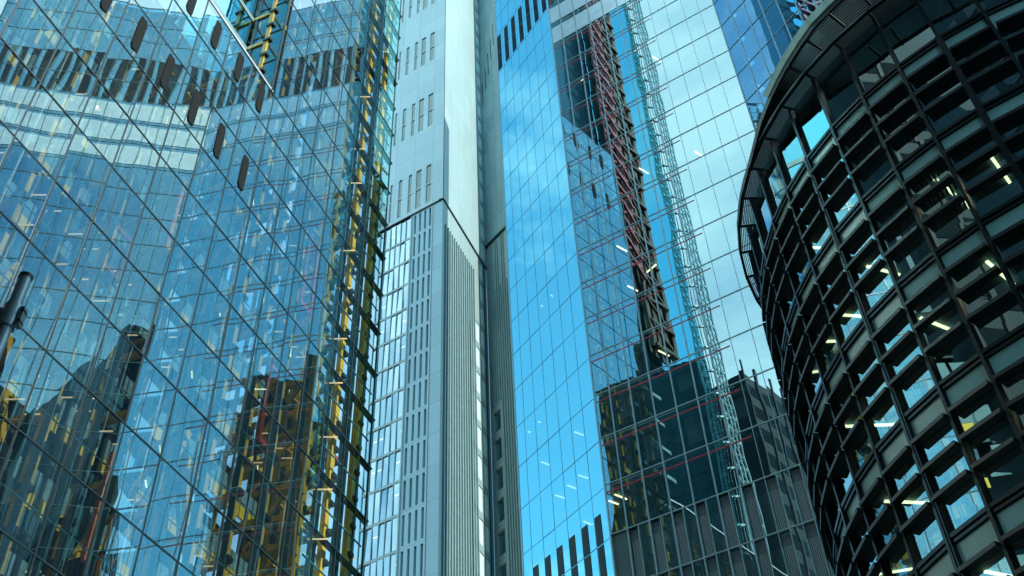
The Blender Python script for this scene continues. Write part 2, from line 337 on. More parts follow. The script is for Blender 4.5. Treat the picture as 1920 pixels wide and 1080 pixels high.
    # thin dark-blue fins between the mullions
    fins = []
    for u in US[:-1]:
        for f_, w in ((.33, .05), (.66, .05)):
            fins.append(F.b(u + DU * f_, u + DU * f_ + w, 0, Z0, -0.9, -0.5))
    for u in UR[:-1]:
        fins.append(F.b(u + 1.3, u + 1.36, 0, top, -0.9, -0.5))
    parts('glass_fin', fins, CYAN, root)
    # pale pipes
    pp = []
    for u in [17.3, 20.6, 23.2, 26.0, 26.9, 28.6, 29.5, 31.4, 32.3, 33.1]:
        q = MB(); z1 = random.choice((38, 46, 50, 58)); q.bar(F.P(u, 0, -1.2), F.P(u, z1, -1.2), 0.09, n=8); pp.append(q)
    parts('pipe', pp, PIPE, root)
    # yellow columns, brackets
    col = []; br = []
    cu = [u - 0.35 for u in US if u > 9] + [u - .35 for u in UR[1:-1]] + [51.6]
    for n, u in enumerate(cu):
        zt = Z0 - 0.3 if u < 35 else top
        w = 0.34 if u > 33 else 0.42
        if u > 45.5: w = .46
        if u < 33 and n % 2: w = 0.2
        d = -1.4 if u < 45.5 else -.75
        col.append(F.b(u - w / 2, u + w / 2, 0, zt, d - .17, d + .17))
        for z in ZL + ZU[1:]:
            if z > zt: continue
            for dz in (-.9, -2.95): br.append(F.b(u - .06 if u > 45 else u - .25, u + .36 if u > 45 else u + .25, z + dz - .14, z + dz + .14, d - .22, d + .4))
        col.append(F.b(u - .1, u + .1, 0, zt, -4.8, -4.6))
    parts('steel_column', col, YEL, root); parts('column_bracket', br, BLK, root)
    # depth beams and braces
    bm = []; bc = []
    for n, u in enumerate(cu):
        for z in ZL + ZU[1:]:
            if z > (Z0 if u < 35 else top): continue
            if u < 33 and n % 2: continue
            bm.append(F.b(u - .16, u + .16, z - 1.25, z - .85, -7.5, -1.5))
            if (n * 3 + int(z)) % 4 == 0:
                q = MB(); q.bar(F.P(u, z - 1.0, -1.6), F.P(u, z - 4.9, -4.6), .22); bc.append(q)
    for i in range(0, 9):
        u = 12 + i * 4.6
        z = 14 + (i % 3) * 8.3
        q = MB(); q.bar(F.P(u, z, -3.0), F.P(u + 2.7, z + 8.3, -3.0), .36); bc.append(q)
        q = MB(); q.bar(F.P(u + 5.4, z, -3.2), F.P(u + 2.7, z + 8.3, -3.2), .30); bc.append(q)
    parts('steel_beam', bm, YEL, root); parts('diagonal_brace', bc, YEL, root)
    # inner lift-lobby line: yellow panels, grey glazing, slabs, dark wall
    yp = []; gp = []; sl_ = []; dk = []
    for j, z in enumerate(ZL[:-1] + [q + DZ for q in ZU[:-1]]):
        lo = z <= Z0
        u = 8.0 if lo else 36
        while u < 45.3:
            r_ = random.random()
            if r_ < (0.97 if z < 40 else 0.6 if z < 50 else .35) and u > 9:
                yp.append(F.b(u + .12, u + (1.12 if r_ > .2 else .5), z - 3.85, z - 3.05, -3.7, -3.6))
            if r_ > .12 and z < 60: gp.append(F.b(u + .06, u + 1.18, z - 3.0, z - 2.4, -3.7, -3.62)); gp.append(F.b(u + .06, u + 1.18, z - 2.38, z - 1.9 + random.choice((0, .3)), -3.7, -3.62))
            if random.random() < .5: dk.append(F.b(u, u + random.choice((.5, 1.2)), z - 3.9, z - .2, -5.6, -5.5))
            u += 1.365
        if z < 60 or not lo: sl_.append(F.b(8 if lo else 36, 45.6, z - 4.1, z - 3.9, -9.5, -5.05))
    parts('yellow_panel', yp, YELP, root); parts('glazed_panel', gp, GPAN, root); parts('floor_slab', sl_, INT, root); parts('shaft_screen', dk, CYAN, root)
    # light fittings
    lt = []
    dv = Vector((math.cos(rad(4)), math.sin(rad(4)), 0))
    for z in ZL[1:14]:
        for u in US[:-1] + UR[1:]:
            for rep in range(2):
                if random.random() < (.42 if z < 48 else .15):
                    c = F.P(u + .7 + 1.1 * rep, z - 1.35 - 2.0 * ((int(z) // 4) % 2), -2.2); q = MB(); q.bar(c, c + dv * random.uniform(.5, .8), .06, .05); lt.append(q)
    for z in (82, 74.5, 70, 62, 58, 53, 49, 44.5, 40.5, 37):
        c = F.P(47.2, z, -.8); q = MB(); q.bar(c, c + dv * 1.2, .08, .06); lt.append(q)
    parts('light_fitting', lt, LAMPD, root)
    sp = []
    for i in range(14):
        c = F.P(random.uniform(13, 45), random.uniform(25, 60), -2.2); q = MB(); q.bar(c, c + Vector((0, 0, .1)), .14, n=8); sp.append(q)
    parts('spot_light', sp, SPOT, root)
    # red lift frames behind the glass
    def lift(u, z, w, h, d, orange=False):
        q = MB(); F.box(q, u, u + .22, z, z + h, d, d + .2); F.box(q, u + w - .22, u + w, z, z + h, d, d + .2); F.box(q, u, u + w, z - .3, z, d, d + .2); F.box(q, u, u + w, z + h, z + h + .25, d, d + .2)
        r1 = q.build('lift_car', RED if not orange else ORA, root)
        F.b(u + .25, u + w - .25, z + .02, z + h - .02, d - 1.6, d - 1.5).build('car_wall', CYAN, r1)
        F.b(u + .02, u + w - .02, z - .25, z - .1, d - 1.7, d - .02).build('car_floor', BLK, r1)
    lift(31.2, 47.2, 1.9, 5.4, -1.9, True); lift(50.0, 67.2, 1.8, 5.2, -1.5); lift(44.2, 54.5, 1.5, 6.2, -1.7); lift(31.5, 27.6, 1.5, 5.2, -1.9, True); lift(49.4, 45.3, 1.7, 4.8, -1.5)
    lift(27.4, 42.2, 1.5, 2.6, -1.9); lift(42.3, 41.5, 1.3, 5.5, -1.9)
    q = F.b(33.2, 35.4, 24.2, 24.9, -1.6, -1.4); q.build('orange_panel', ORA, root)
    # perforated vents on the glass
    def vent(u, z, w, h):
        pts = [(-w, -h * .78), (-w * .5, -h), (w * .9, -h * .98), (w, -h * .6), (w, h * .78), (w * .55, h), (-w * .85, h * .97), (-w, h * .6)]
        q = MB(); q.quad([F.P(u + a, z + b, .06) for a, b in pts], [(u + a, z + b) for a, b in pts])
        n = len(pts)
        for i in range(n):
            a, b = pts[i], pts[(i + 1) % n]; q.quad([F.P(u + a[0], z + a[1], .06), F.P(u + a[0], z + a[1], .01), F.P(u + b[0], z + b[1], .01), F.P(u + b[0], z + b[1], .06)])
        return q
    parts('vent', [vent(26.05 + 2.70 * i, 64.1, .31, 1.45) for i in range(-4, 4)] + [vent(25.97 + 2.71 * i, 55.93, .30, 1.58) for i in range(-4, 4)] + [vent(38.2 + 2.70 * i, z, .31, 1.5) for i in range(0, 5) for z in (120.5, 112.2)], MESHD, root)
    # upper yellow lines near the top
    yl = []
    for i in range(-4, 4):
        u = 26.9 + 2.73 * i
        for z in (62.0, 58.0):
            q = MB(); q.bar(F.P(u - 1.9, z + .1, -1.0), F.P(u + .5, z + .1, -1.0), .12); yl.append(q)
            q = MB(); q.bar(F.P(u, z + .6, -1.0), F.P(u, z + .6, -3.6), .18); yl.append(q)
    parts('steel_tie', yl, YEL, root)
    # see-through end bay
    cr = MB(); F.box(cr, 36, 45.6, 0, top, -9.8, -9.5); cr.build('core_wall', INT, root)
    F.b(45.9, 49.3, 0, top, -4.6, -4.4).build('shaft_wall', solid('brown_shaft', (.055, .04, .03), .8, var=.4, scale=.5), root)
    parts('shaft_frame', [F.b(u - .14, u + .14, 0, top, -3.2, -2.9) for u in (46.3, 47.7, 49.1, 51.2)] + [F.b(46.0, 52.2, z - 1.3, z - 1.0, -3.3, -3.0) for z in ZL[:-1] + ZU[1:]], YEL, root)
    parts('dark_post', [F.b(u - .10, u + .10, 0, top, -.9, -.6) for u in (50.1, 52.2)] + [F.b(47.4, 47.5, 0, top, -.9, -.6)], CYAN, root)
tower_a()

# ------------------------------------------------------------------ D/E: pale clad tower
def tower_d():
    F = Fac(-59.4, 69, 1); E = Fac(20.5, 37, -1)
    root = thing('clad_tower', 'pale panel clad tower with slot windows and ribbed side, second tower from the left', 'tower', F.P(49.9, 0))
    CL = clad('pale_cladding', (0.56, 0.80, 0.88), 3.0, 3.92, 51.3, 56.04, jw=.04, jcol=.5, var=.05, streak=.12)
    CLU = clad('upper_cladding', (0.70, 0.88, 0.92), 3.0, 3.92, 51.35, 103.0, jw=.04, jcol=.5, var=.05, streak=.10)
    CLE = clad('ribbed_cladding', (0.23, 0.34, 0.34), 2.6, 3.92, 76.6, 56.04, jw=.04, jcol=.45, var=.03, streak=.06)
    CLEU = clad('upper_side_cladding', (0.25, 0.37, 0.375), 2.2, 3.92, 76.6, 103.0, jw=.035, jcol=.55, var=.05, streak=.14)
    c0 = 49.9; zl = 103.0; top = 190
    fl = [56.04 + 3.92 * k for k in range(-14, 12)]
    # lower block, front face
    holes = []
    for z in fl:
        for i in range(4):
            u = 51.62 + .75 * i; holes.append((u, u + .3, z + .25, z + 3.62))
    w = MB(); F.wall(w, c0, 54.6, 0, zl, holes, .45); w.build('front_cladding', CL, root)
    parts('slot_window', [F.b(h[0] - .02, h[1] + .02, h[2] - .02, h[3] + .02, -.7, -.44) for h in holes], BLK, root)
    # pilaster ridges
    parts('pilaster', [F.b(51.35, 51.47, 0, zl - .3, .003, .07), F.b(54.45, 54.6, 0, zl - .3, .003, .12)], SILV, root)
    # glazed bay
    us = [54.6 + .78 * i for i in range(0, 7)]
    gl = []; bands = []
    for z in fl:
        for i in range(len(us) - 1): gl.append(F.r(us[i], us[i + 1], z, z + 3.92, -.05, tilt=.03))
        bands.append(F.b(54.62, us[-1], z - .22, z + .10, -.02, .03))
    parts('bay_pane', gl, GD, root); parts('floor_band', bands, PIPE, root)
    parts('bay_mullion', [F.b(u - .035, u + .035, 0, zl - .3, -.1, .06) for u in us[1:]], SILV, root)
    parts('blind', [F.r(us[i] + .1, us[i + 1] - .1, z + random.uniform(1.0, 2.8), z + 3.6, -.9) for z in fl for i in range(6) if random.random() < .3], PIPE, root)
    F.b(54.6, us[-1], 0, zl, -3.2, -3.0).build('bay_core', solid('bay_interior', (.10, .17, .19), .8, var=.4), root)
    parts('bay_light', [F.b(us[i] + .1, us[i] + .7, z + 3.3, z + 3.36, -1.2, -1.1) for z in fl for i in (1, 4, 5) if random.random() < .4], LAMP, root)
    # ledge
    F.b(c0 - .15, 62, zl + .03, zl + .19, -.5, .16).build('ledge', DARK, root)
    E.b(76.5, 89.8, zl + .03, zl + .19, -.5, .16).build('ledge', DARK, root)
    # upper block
    holes = []
    wins = [(51.64, 52.46), (53.2, 54.05), (54.7, 55.25), (56.25, 56.82), (57.8, 58.15), (59.2, 59.6), (60.2, 60.8)]
    for r in range(0, 6):
        zb = 103.85 + 15.72 * r
        for a, b in wins: holes.append((a, b, zb, zb + 7.4))
    w = MB(); F.wall(w, c0 - .1, 62.0, zl + .2, top, holes, .14, .12); w.build('upper_front_cladding', CLU, root)
    WG = glass('upper_window_glass', (0.55, .75, .75), (.2, .3, .3), base=.25, amp=.01, scale=.5)
    wp = []; wf = []; bl = []
    for h in holes:
        for k_ in (0, 1):
            wp.append(F.r(h[0], h[1], h[2] + k_ * 3.75, h[2] + 3.65 + k_ * 3.75, .0))
            bl.append(F.r(h[0] + .05, h[1] - .02, h[2] + k_ * 3.75 + random.uniform(0, 1), h[2] + 3.6 + k_ * 3.75, -.10))
        q = F.b(h[0], h[1], h[2] + 3.55, h[2] + 3.8, -.02, .08); F.box(q, h[0], h[0] + .06, h[2], h[3], -.02, .06); F.box(q, h[1] - .06, h[1], h[2], h[3], -.02, .06); wf.append(q)
    parts('window_pane', wp, WG, root); parts('window_frame', wf, SILV, root); parts('window_blind', bl, solid('blind', (.17, .21, .19), .8, var=.5, scale=.8), root)
    # side face E, lower: ribs, windows
    w = MB(); holes = []
    wz = [q for q in fl]
    for n, z in enumerate(wz):
        if z < 100: holes.append((87.35, 88.65, z + .5, z + 3.5))
        if z < 90: holes.append((85.75, 87.1, z + .5, z + 3.5))
        if z < 84: holes.append((84.2, 85.5, z + .5, z + 3.5))
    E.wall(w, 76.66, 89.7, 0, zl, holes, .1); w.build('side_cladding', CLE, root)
    parts('side_window', [E.r(h[0], h[1], h[2], h[3], -.08) for h in holes], solid('pale_window', (.62, .82, .80), .15, var=.05), root)
    parts('rib', [E.b(77.3 + .62 * i, 77.3 + .62 * i + .2, 0, zl - 3.9 - (0 if i < 8 else (i - 8) * .0), .003, .2) for i in range(0, 14)], solid('rib_metal', (.20, .30, .30), .5), root)
    parts('side_mullion', [E.b(u - .05, u + .05, 0, 104 - 4 * max(0, (87.2 - u)) * 1.2, .003, .12) for u in (84.05, 85.63, 87.22, 88.78)], DARK, root)
    w = MB(); holes = [(88.0, 89.3, z + .5, z + 3.5) for z in [zl + .4 + 3.92 * k for k in range(0, 21)]]
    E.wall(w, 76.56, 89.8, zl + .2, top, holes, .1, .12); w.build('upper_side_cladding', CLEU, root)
    parts('side_window', [E.r(h[0], h[1], h[2], h[3], .04) for h in holes], solid('pale_upper_window', (.70, .86, .84), .15, var=.05), root)
    # body of the tower behind its two faces
    q = MB(); a = F.P(c0 + .2, 0, -.9); b = E.P(89.6, 0, -.9); c = b + (F.P(62, 0) - F.P(c0, 0)); d = F.P(62, 0, -3.4)
    a2 = F.P(54.6, 0, -3.4)
    base = [F.P(50.6, 0, -1.0), F.P(62, 0, -3.6), c, b]
    q.hexa(base + [p_ + Vector((0, 0, top - .2)) for p_ in base]); q.build('rear_body', INT, root)
tower_d()

# ------------------------------------------------------------------ G: dark ribbed strip tower
def tower_g():
    E = Fac(20.5, 37, -1); p0 = E.P(89.75, 0, 0)
    az = -39.0; t = Vector((math.sin(rad(az)), math.cos(rad(az)), 0)); n0 = Vector((math.cos(rad(az)), -math.sin(rad(az)), 0)); D = p0.dot(n0)
    F = Fac(az, D, 1); u1 = p0.dot(F.t); u0 = u1 - 5.6
    root = thing('ribbed_tower', 'narrow dark grey ribbed tower squeezed between the pale clad tower and the blue glass facets', 'tower', F.P(u0, 0))
    CG = clad('ribbed_dark', (0.30, 0.46, 0.50), 1.5, 3.92, u1, 56, jw=.05, jcol=.5, var=.1, streak=.35)
    CG2 = clad('ribbed_grey', (0.42, 0.56, 0.56), 1.5, 3.92, u1, 56, jw=.05, jcol=.5, var=.08, streak=.25)
    zl = 107.0
    holes = [(u1 - 1.9, u1 - .6, 56 - 3.92 * k + .5, 56 - 3.92 * k + 3.3) for k in range(-5, 12)]
    w = MB(); F.wall(w, u0, u1, 0, zl, holes, .3); w.build('lower_cladding', CG2, root)
    parts('window', [F.r(h[0], h[1], h[2], h[3], -.28) for h in holes], GD, root)
    parts('window_light', [F.b(h[0] + .2, h[1] - .2, h[3] - .5, h[3] - .42, -.6, -.5) for h in holes if random.random() < .6], LAMP, root)
    w = MB(); F.wall(w, u0, u1, zl + .2, 190, [], .3, .1); w.build('upper_cladding', CG, root)
    F.b(u0, u1, zl - .1, zl + .2, -.3, .3).build('ledge', DARK, root)
    parts('slot', [F.b(u1 - .7 - .8 * i, u1 - .55 - .8 * i, 139 + 3.1 * i, 144.5 + 3.3 * i, .102, .13) for i in range(6)], BLK, root)  # dark strips shaped after a reflection on this face
    parts('rib', [F.b(u1 - .5 - .42 * i, u1 - .5 - .42 * i + .12, 0 if i > 4 else 80, zl - .2 if i % 3 else 98, .003, .14) for i in range(12)], solid('dark_rib', (.28, .42, .44), .5), root)
    F.b(u0, u1, 0, 189, -3, -.35).build('rear_body', INT, root)
tower_g()

# ------------------------------------------------------------------ B/C/Z: faceted glass tower
def tower_c():
    C = Fac(-59.4, 60, 1); B = Fac(-35.8, 43.55, 1)
    cr = C.P(10.35, 0); aZ = rad(-36); nZ = Vector((math.cos(aZ), -math.sin(aZ), 0)); Z = Fac(-36, cr.dot(nZ), 1)
    root = thing('faceted_tower', 'faceted blue mirror glass tower with red floor lines, right of centre', 'office tower', C.P(28.5, 0))
    DZ = 4.19; zc = 43.3
    fl = [zc + DZ * k for k in range(-10, 23)]
    top = fl[-1]
    # C facet
    cu = [28.5, 27.17] + [27.17 - 1.725 * i for i in range(1, 9)] + [11.7, 10.35]
    uc = [cu[0], cu[1], 25.44, 23.72, 21.99, 20.27, 18.55, 16.83, 15.15, 13.45, 11.9, 10.35]
    ps = []
    for z in fl[:-1]:
        if z < zc - .1: continue
        for i in range(len(uc) - 1): ps.append(C.r(uc[i + 1], uc[i], z, z + DZ, 0, tilt=.0016))
    parts('pane', ps, GC, root)
    parts('mullion', [C.b(u - .05, u + .05, 0, top, -.12, .05) for u in uc if u > 17.5] + [C.b(u - .02, u + .02, 0, top, -.12, .03) for u in uc if u <= 17.5], SILV, root)
    parts('transom', [C.b(10.35, 28.5, z - .045, z + .045, -.13, .04) for z in fl] , SILV, root)
    parts('lower_transom_line', [C.b(17.4, 28.5, z - .22, z - .18, -.13, .0) for z in fl if z > zc + 1], SILV, root)
    parts('red_strip', [C.b(17.0, 28.4, z - .74, z - .63, -.06, .015) for z in fl if z > zc + 1], solid('red_strip', (.70, .04, .06), .5), root)
    parts('spandrel', [C.b(10.4, 28.4, z - .62, z - .08, -.55, -.45) for z in fl if z > zc + 1], solid('grey_spandrel', (.16, .22, .23), .5), root)
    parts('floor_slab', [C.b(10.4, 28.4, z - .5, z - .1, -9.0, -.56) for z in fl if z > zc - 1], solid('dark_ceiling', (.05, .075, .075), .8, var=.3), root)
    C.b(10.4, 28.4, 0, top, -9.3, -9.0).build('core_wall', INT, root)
    bl = []
    for z in fl[11:]:
        for i in range(len(uc) - 1):
            if random.random() < (.3 if z < 75 else .12): bl.append(C.r(uc[i + 1] + .15, uc[i] - .15, z + random.uniform(0.1, 2.0), z + 3.5, -.8))
    parts('roller_blind', bl, solid('blind_fabric', (.30, .36, .36), .8), root)
    lt = []
    for n, z in enumerate(fl[10:26]):
        for i in range(len(uc) - 1):
            if random.random() < .07:
                a = C.P(uc[i] - .8, z + 3.6, -1.2 - random.random() * 2); q = MB(); dd = (C.t * .35 + C.n * .9) if random.random() < .6 else (C.t * -.9 + C.n * .3)
                q.bar(a, a + dd * 1.2, .12, .06); lt.append(q)
    parts('ceiling_light', lt, LAMP, root)
    parts('upper_slot', [C.b(uc[i + 1] + .5, uc[i] - .05, z + .1, z + 4.1, -.2, .02) for z in fl if 114 < z < 121 for i in range(len(uc) - 1)], BLK, root)
    parts('upper_band', [C.b(uc[i + 1] + .07, uc[i] - .07, z + .5, z + 3.6, .01, .04) for z in fl if 105 < z < 114 for i in range(len(uc) - 1)], solid('pale_upper_band', (.72, .86, .88), .3, metal=.6), root)
    # lower louvre storeys
    hp = []; ms = []; gp = []
    for z in fl[:10]:
        for i in range(1, len(uc) - 1):
            a, b = uc[i + 1], uc[i]; mid = a + (b - a) * .52
            hp.append(C.b(mid, b - .05, z + DZ - .95, z + DZ - .06, -.35, -.3))
            ms.append(C.b(mid, b - .05, z + .06, z + DZ - .95, -.36, -.31))
            gp.append(C.r(a, mid, z, z + DZ, 0, tilt=.002))
            ms.append(C.b(a, mid, z + .06, z + DZ - .95, -.36, -.31)); hp.append(C.b(a, mid, z + DZ - .95, z + DZ - .06, -.35, -.3))
    parts('louvre_panel', ms, MESH, root); parts('head_panel', hp, solid('grey_head', (.17, .22, .23), .5), root); parts('lower_pane', gp, GC, root)
    parts('half_mullion', [C.b(uc[i + 1] + (uc[i] - uc[i + 1]) * .52 - .03, uc[i + 1] + (uc[i] - uc[i + 1]) * .52 + .03, 0, zc, -.3, .03) for i in range(1, len(uc) - 1)], SILV, root)
    C.b(27.17, 28.45, 0, zc, -.3, -.1).build('corner_panel', solid('corner_green', (.10, .15, .15), .4), root)
    # B facet
    flb = [47.3 + 4.2 * k for k in range(-11, 22)]
    ub = [50.2 + 1.567 * i for i in range(0, 7)] + [60.9]
    ps = []
    for z in flb[:-1]:
        for i in range(len(ub) - 1):
            ps.append(B.r(ub[i], ub[i + 1], z, z + 4.2, 0, tilt=.003))
    parts('blue_pane', ps, GB, root)
    parts('blue_mullion', [B.b(u - .015, u + .015, 0, flb[-1], -.1, .012) for u in ub], CYAN, root)
    parts('blue_transom', [B.b(50.2, 60.9, z - .02, z + .02, -.1, .014) for z in flb], CYAN, root)
    B.b(60.8, 60.92, 0, flb[-1], -.4, .04).build('edge_trim', SILV, root)
    B.b(50.1, 50.22, 0, flb[-1], -.05, .05).build('corner_trim', SILV, root)
    bl = []
    for n, z in enumerate(flb):
        for i in range(len(ub) - 1):
            if (52 < z < 75 and random.random() < .75) or (96 < z < 112 and random.random() < .8): bl.append(B.r(ub[i] + .45, ub[i + 1] - .12, z + .15, z + 3.6, -.5))
    parts('blue_blind', bl, solid('pale_blind', (.85, .92, .92), .8), root)
    parts('blue_louvre', [B.b(50.98 + 1.58 * i, 51.68 + 1.58 * i, z + .05, z + (2.4 if z > 43 else 4.1), .004, .03) for z in flb if z < 46 for i in range(6)], MESHB, root)
    parts('slot_recess', [B.b(52.1 + 1.575 * i, 52.85 + 1.575 * i, 114.9 + 3.85 * k_, 118.55 + 3.85 * k_, .004, .03) for i in range(-1, 6) for k_ in (0, 1)], solid('slot_dark', (.02, .03, .033), .7, var=.6, scale=.6, spec=.1), root)
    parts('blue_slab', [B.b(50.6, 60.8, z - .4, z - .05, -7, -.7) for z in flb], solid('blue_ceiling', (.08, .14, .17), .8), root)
    lt = []
    for z in flb:
        for i in range(7):
            if z < 72 and random.random() < .11: a = B.P(ub[i] + .5, z + 3.6, -1.6); q = MB(); q.bar(a, a + B.n * .9, .12, .06); lt.append(q)
    parts('blue_ceiling_light', lt, LAMP, root)
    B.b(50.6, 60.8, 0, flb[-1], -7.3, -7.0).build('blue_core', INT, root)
    # Z facet
    uz = [Z.o.dot(Z.t) * 0 + cr.dot(Z.t) - 0.0] + [33.4 - 1.6 * i for i in range(0, 19)]
    uz = [u for u in uz if u <= cr.dot(Z.t) + .01]
    ps = []
    for z in fl[:-1]:
        for i in range(len(uz) - 1): ps.append(Z.r(uz[i + 1], uz[i], z, z + DZ, 0, tilt=.0016))
    parts('side_pane', ps, glass('side_glass', (.35, .75, 1.0), (.35, .6, .7), base=.5, amp=.012, scale=.3), root)
    parts('side_slot', [Z.b(uz[i + 1] + .55, uz[i] - .05, z + .1, z + 4.1, -.2, .02) for z in fl if 114 < z < 121 for i in range(len(uz) - 1)], BLK, root)
    parts('side_band', [Z.b(uz[i + 1] + .06, uz[i] - .06, z + .5, z + 3.6, .01, .05) for z in fl if 101 < z < 114 for i in range(len(uz) - 1)], solid('pale_band', (.90, .93, .88), .28, metal=.9), root)
    parts('side_mullion', [Z.b(u - .05, u + .05, 0, top, -.1, .06) for u in uz], SILV, root)
    parts('side_transom', [Z.b(uz[-1], uz[0], z - .04, z + .04, -.1, .05) for z in fl], SILV, root)
    parts('side_red_strip', [Z.b(uz[-1], uz[0], z - .62, z - .50, -.3, -.2) for z in fl], RED, root)
    Z.b(uz[-1], uz[0], 0, top, -6.3, -6.0).build('side_core', INT, root)
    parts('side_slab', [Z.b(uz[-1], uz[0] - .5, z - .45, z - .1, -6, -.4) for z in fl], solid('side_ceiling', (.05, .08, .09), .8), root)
    Z.b(uz[-1] - .2, uz[-1], 0, top, -6, 0).build('side_end_wall', INT, root)
    # unseen thin body behind, trimmed to let sun past, pale to bounce light
    q = MB()
    cc = C.P(27, 0, -9.4); bb = B.P(52, 0, -7.4)
    base = [B.P(60.8, 0, -.45), bb, cc, C.P(10.5, 0, -9.4), C.P(10.5, 0, -10.2), C.P(27, 0, -10.2), B.P(52, 0, -8.0), B.P(60.8, 0, -8.0)]; n = len(base)
    for i in range(n): p1, p2 = base[i], base[(i + 1) % n]; q.quad([p1, p2, p2 + Vector((0, 0, top)), p1 + Vector((0, 0, top))])
    q.quad([p_ + Vector((0, 0, top)) for p_ in base]); q.build('rear_body', solid('pale_bounce_cladding', (.5, .6, .62), .5), root)
tower_c()

# ------------------------------------------------------------------ F: dark drum building
def drum():
    cx, cy_, R, Z0 = 22.487, 29.786, 12.4466, 32.8
    NB = 51
    root = thing('round_building', 'dark curved office building with black sunshade blades and a louvred canopy ring, right side', 'office building', (cx, cy_, 0))
    def ang(k): return rad(-121.9 - 360.0 / NB * k)
    def P(k, r, z): return Vector((cx + r * math.cos(ang(k)), cy_ + r * math.sin(ang(k)), z))
    def pb(k0, k1, r0, r1, z0, z1, q=None, z1o=None):
        q = q or MB(); q.hexa([P(k0, r0, z0), P(k1, r0, z0), P(k1, r1, z0), P(k0, r1, z0), P(k0, r0, z1), P(k1, r0, z1), P(k1, r1, z1), P(k0, r1, z1)]); return q
    rings = [Z0 - 4 * r for r in range(0, 9)]
    FR = solid('black_frame', (.010, .024, .028), .3, metal=.3, var=.25)
    SPM = solid('green_grey_spandrel', (.50, .90, .88), .35, var=.06, scale=.6)
    glz = []; spn = []; bld = []; mul = []; rg = []; wm = []
    for r, z in enumerate(rings[:-1]):
        for k in range(-20, 31):
            a, b = k + .05, k + .95
            spn.append(pb(a, b, R - .12, R - .08, z - 1.12, z - .28))
            zz = z - 1.12
            for j in range(3):
                z1 = zz - (.93 * j); z0 = z1 - .93
                q = MB(); t_ = [random.uniform(-.004, .004) for _ in range(4)]
                q.quad([P(a, R - .10 + t_[0], z0), P(b, R - .10 + t_[1], z0), P(b, R - .10 + t_[2], z1), P(a, R - .10 + t_[3], z1)]); glz.append(q)
                bld.append(pb(k + .05, k + .93, R - .08, R + .21, z1 - .03, z1 + .09))
            rg.append(pb(k, k + 1, R - .2, R + .05, z - .12, z)); rg.append(pb(k, k + 1, R - .2, R + .01, z - .26, z - .17))
    parts('window_pane', glz, GF, root); parts('spandrel', spn, SPM, root); parts('sunshade_blade', bld, BLK, root)
    parts('ring_beam', rg, FR, root)
    for k in range(-20, 31):
        wd = .065 if (k % 4) == 1 else .033
        q = pb(k - wd, k + wd, R - .2, R + .07, 0, Z0)
        if (k % 4) == 1: pb(k - .02, k + .02, R + .071, R + .10, 0, Z0, q)
        mul.append(q)
    parts('mullion', mul, FR, root)
    # interior
    fl = []; lt = []
    for z in rings:
        q = MB()
        for k in range(-20, 31): pb(k, k + 1, 6.0, R - .25, z - .5, z - .1, q)
        fl.append(q)
        for k in range(-8, 16):
            if random.random() < .30:
                kk = k + random.uniform(.2, .6)
                q = MB(); q.bar(P(kk, R - random.uniform(.9, 1.6), z - .58), P(kk + .05, R - random.uniform(2.4, 3.0), z - .58), .10, .05); lt.append(q)
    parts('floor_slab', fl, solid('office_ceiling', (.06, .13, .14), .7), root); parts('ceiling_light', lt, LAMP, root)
    q = MB()
    for k in range(-20, 31): pb(k, k + 1, 5.6, 6.0, 0, Z0 + 3, q)
    q.build('core', INT, root)
    bs = []
    for r, z in enumerate(rings[:-1]):
        for k in range(-6, 4):
            if random.random() < .6:
                q = MB()
                for s_ in range(9): pb(k + .08 + s_ * .1, k + .12 + s_ * .1, R - .7, R - .62, z - 3.1 if random.random() < .5 else z - 3.1, z - .6, q)
                bs.append(q)
    parts('vertical_blind', bs, solid('dark_blind', (.04, .07, .075), .7), root)
    # top clear storey
    tp = []; tm = []
    for k in range(-20, 31):
        q = MB(); q.quad([P(k, R - .15, Z0), P(k + 1, R - .15, Z0), P(k + 1, R - .15, Z0 + 3), P(k, R - .15, Z0 + 3)]); tp.append(q)
        q = pb(k - .035, k + .035, R - .2, R + .02, Z0, Z0 + 3.0); tm.append(q)
    parts('top_pane', tp, GF, root); parts('top_mullion', tm, FR, root)
    q = MB()
    for k in range(-20, 31): pb(k, k + 1, 5.6, R - .45, Z0 + 3.0, Z0 + 3.3, q)
    q.build('roof', solid('roof_grey', (.12, .15, .15), .7), root)
    q = MB()
    for k in range(-20, 31): pb(k, k + 1, R - .5, R - .3, Z0 + 2.7, Z0 + 3.35, q)
    q.build('fascia', solid('fascia_grey', (.10, .15, .16), .5), root)
    # canopy of curved louvre slats, inner and outer rows
    zc = 36.0
    sl1 = []; br = []
    for i in range(9):
        q = MB(); r0 = 12.05 + .073 * i
        for k in range(-20, 31): pb(k, k + 1, r0, r0 + .035, zc - .05, zc + .05, q)
        sl1.append(q)
    q = MB()
    for k in range(-20, 31): pb(k, k + 1, 12.70, 12.82, zc - .10, zc + .16, q)
    q.build('canopy_rim', BLK, root)
    q = MB()
    for k in range(-20, 31): pb(k, k + 1, 11.93, 12.02, zc - .08, zc + .12, q)
    q.build('canopy_inner_rim', SILV, root)
    for k in range(-20, 31): br.append(pb(k - .03, k + .03, 11.9, 12.8, zc - .12, zc - .051))
    def Ro(k):
        if k < 3: return 13.85 + min(.5, (3 - k) * .08)
        return max(12.8, 13.85 - (k - 3) * .28)
    sl2 = []; br2 = []
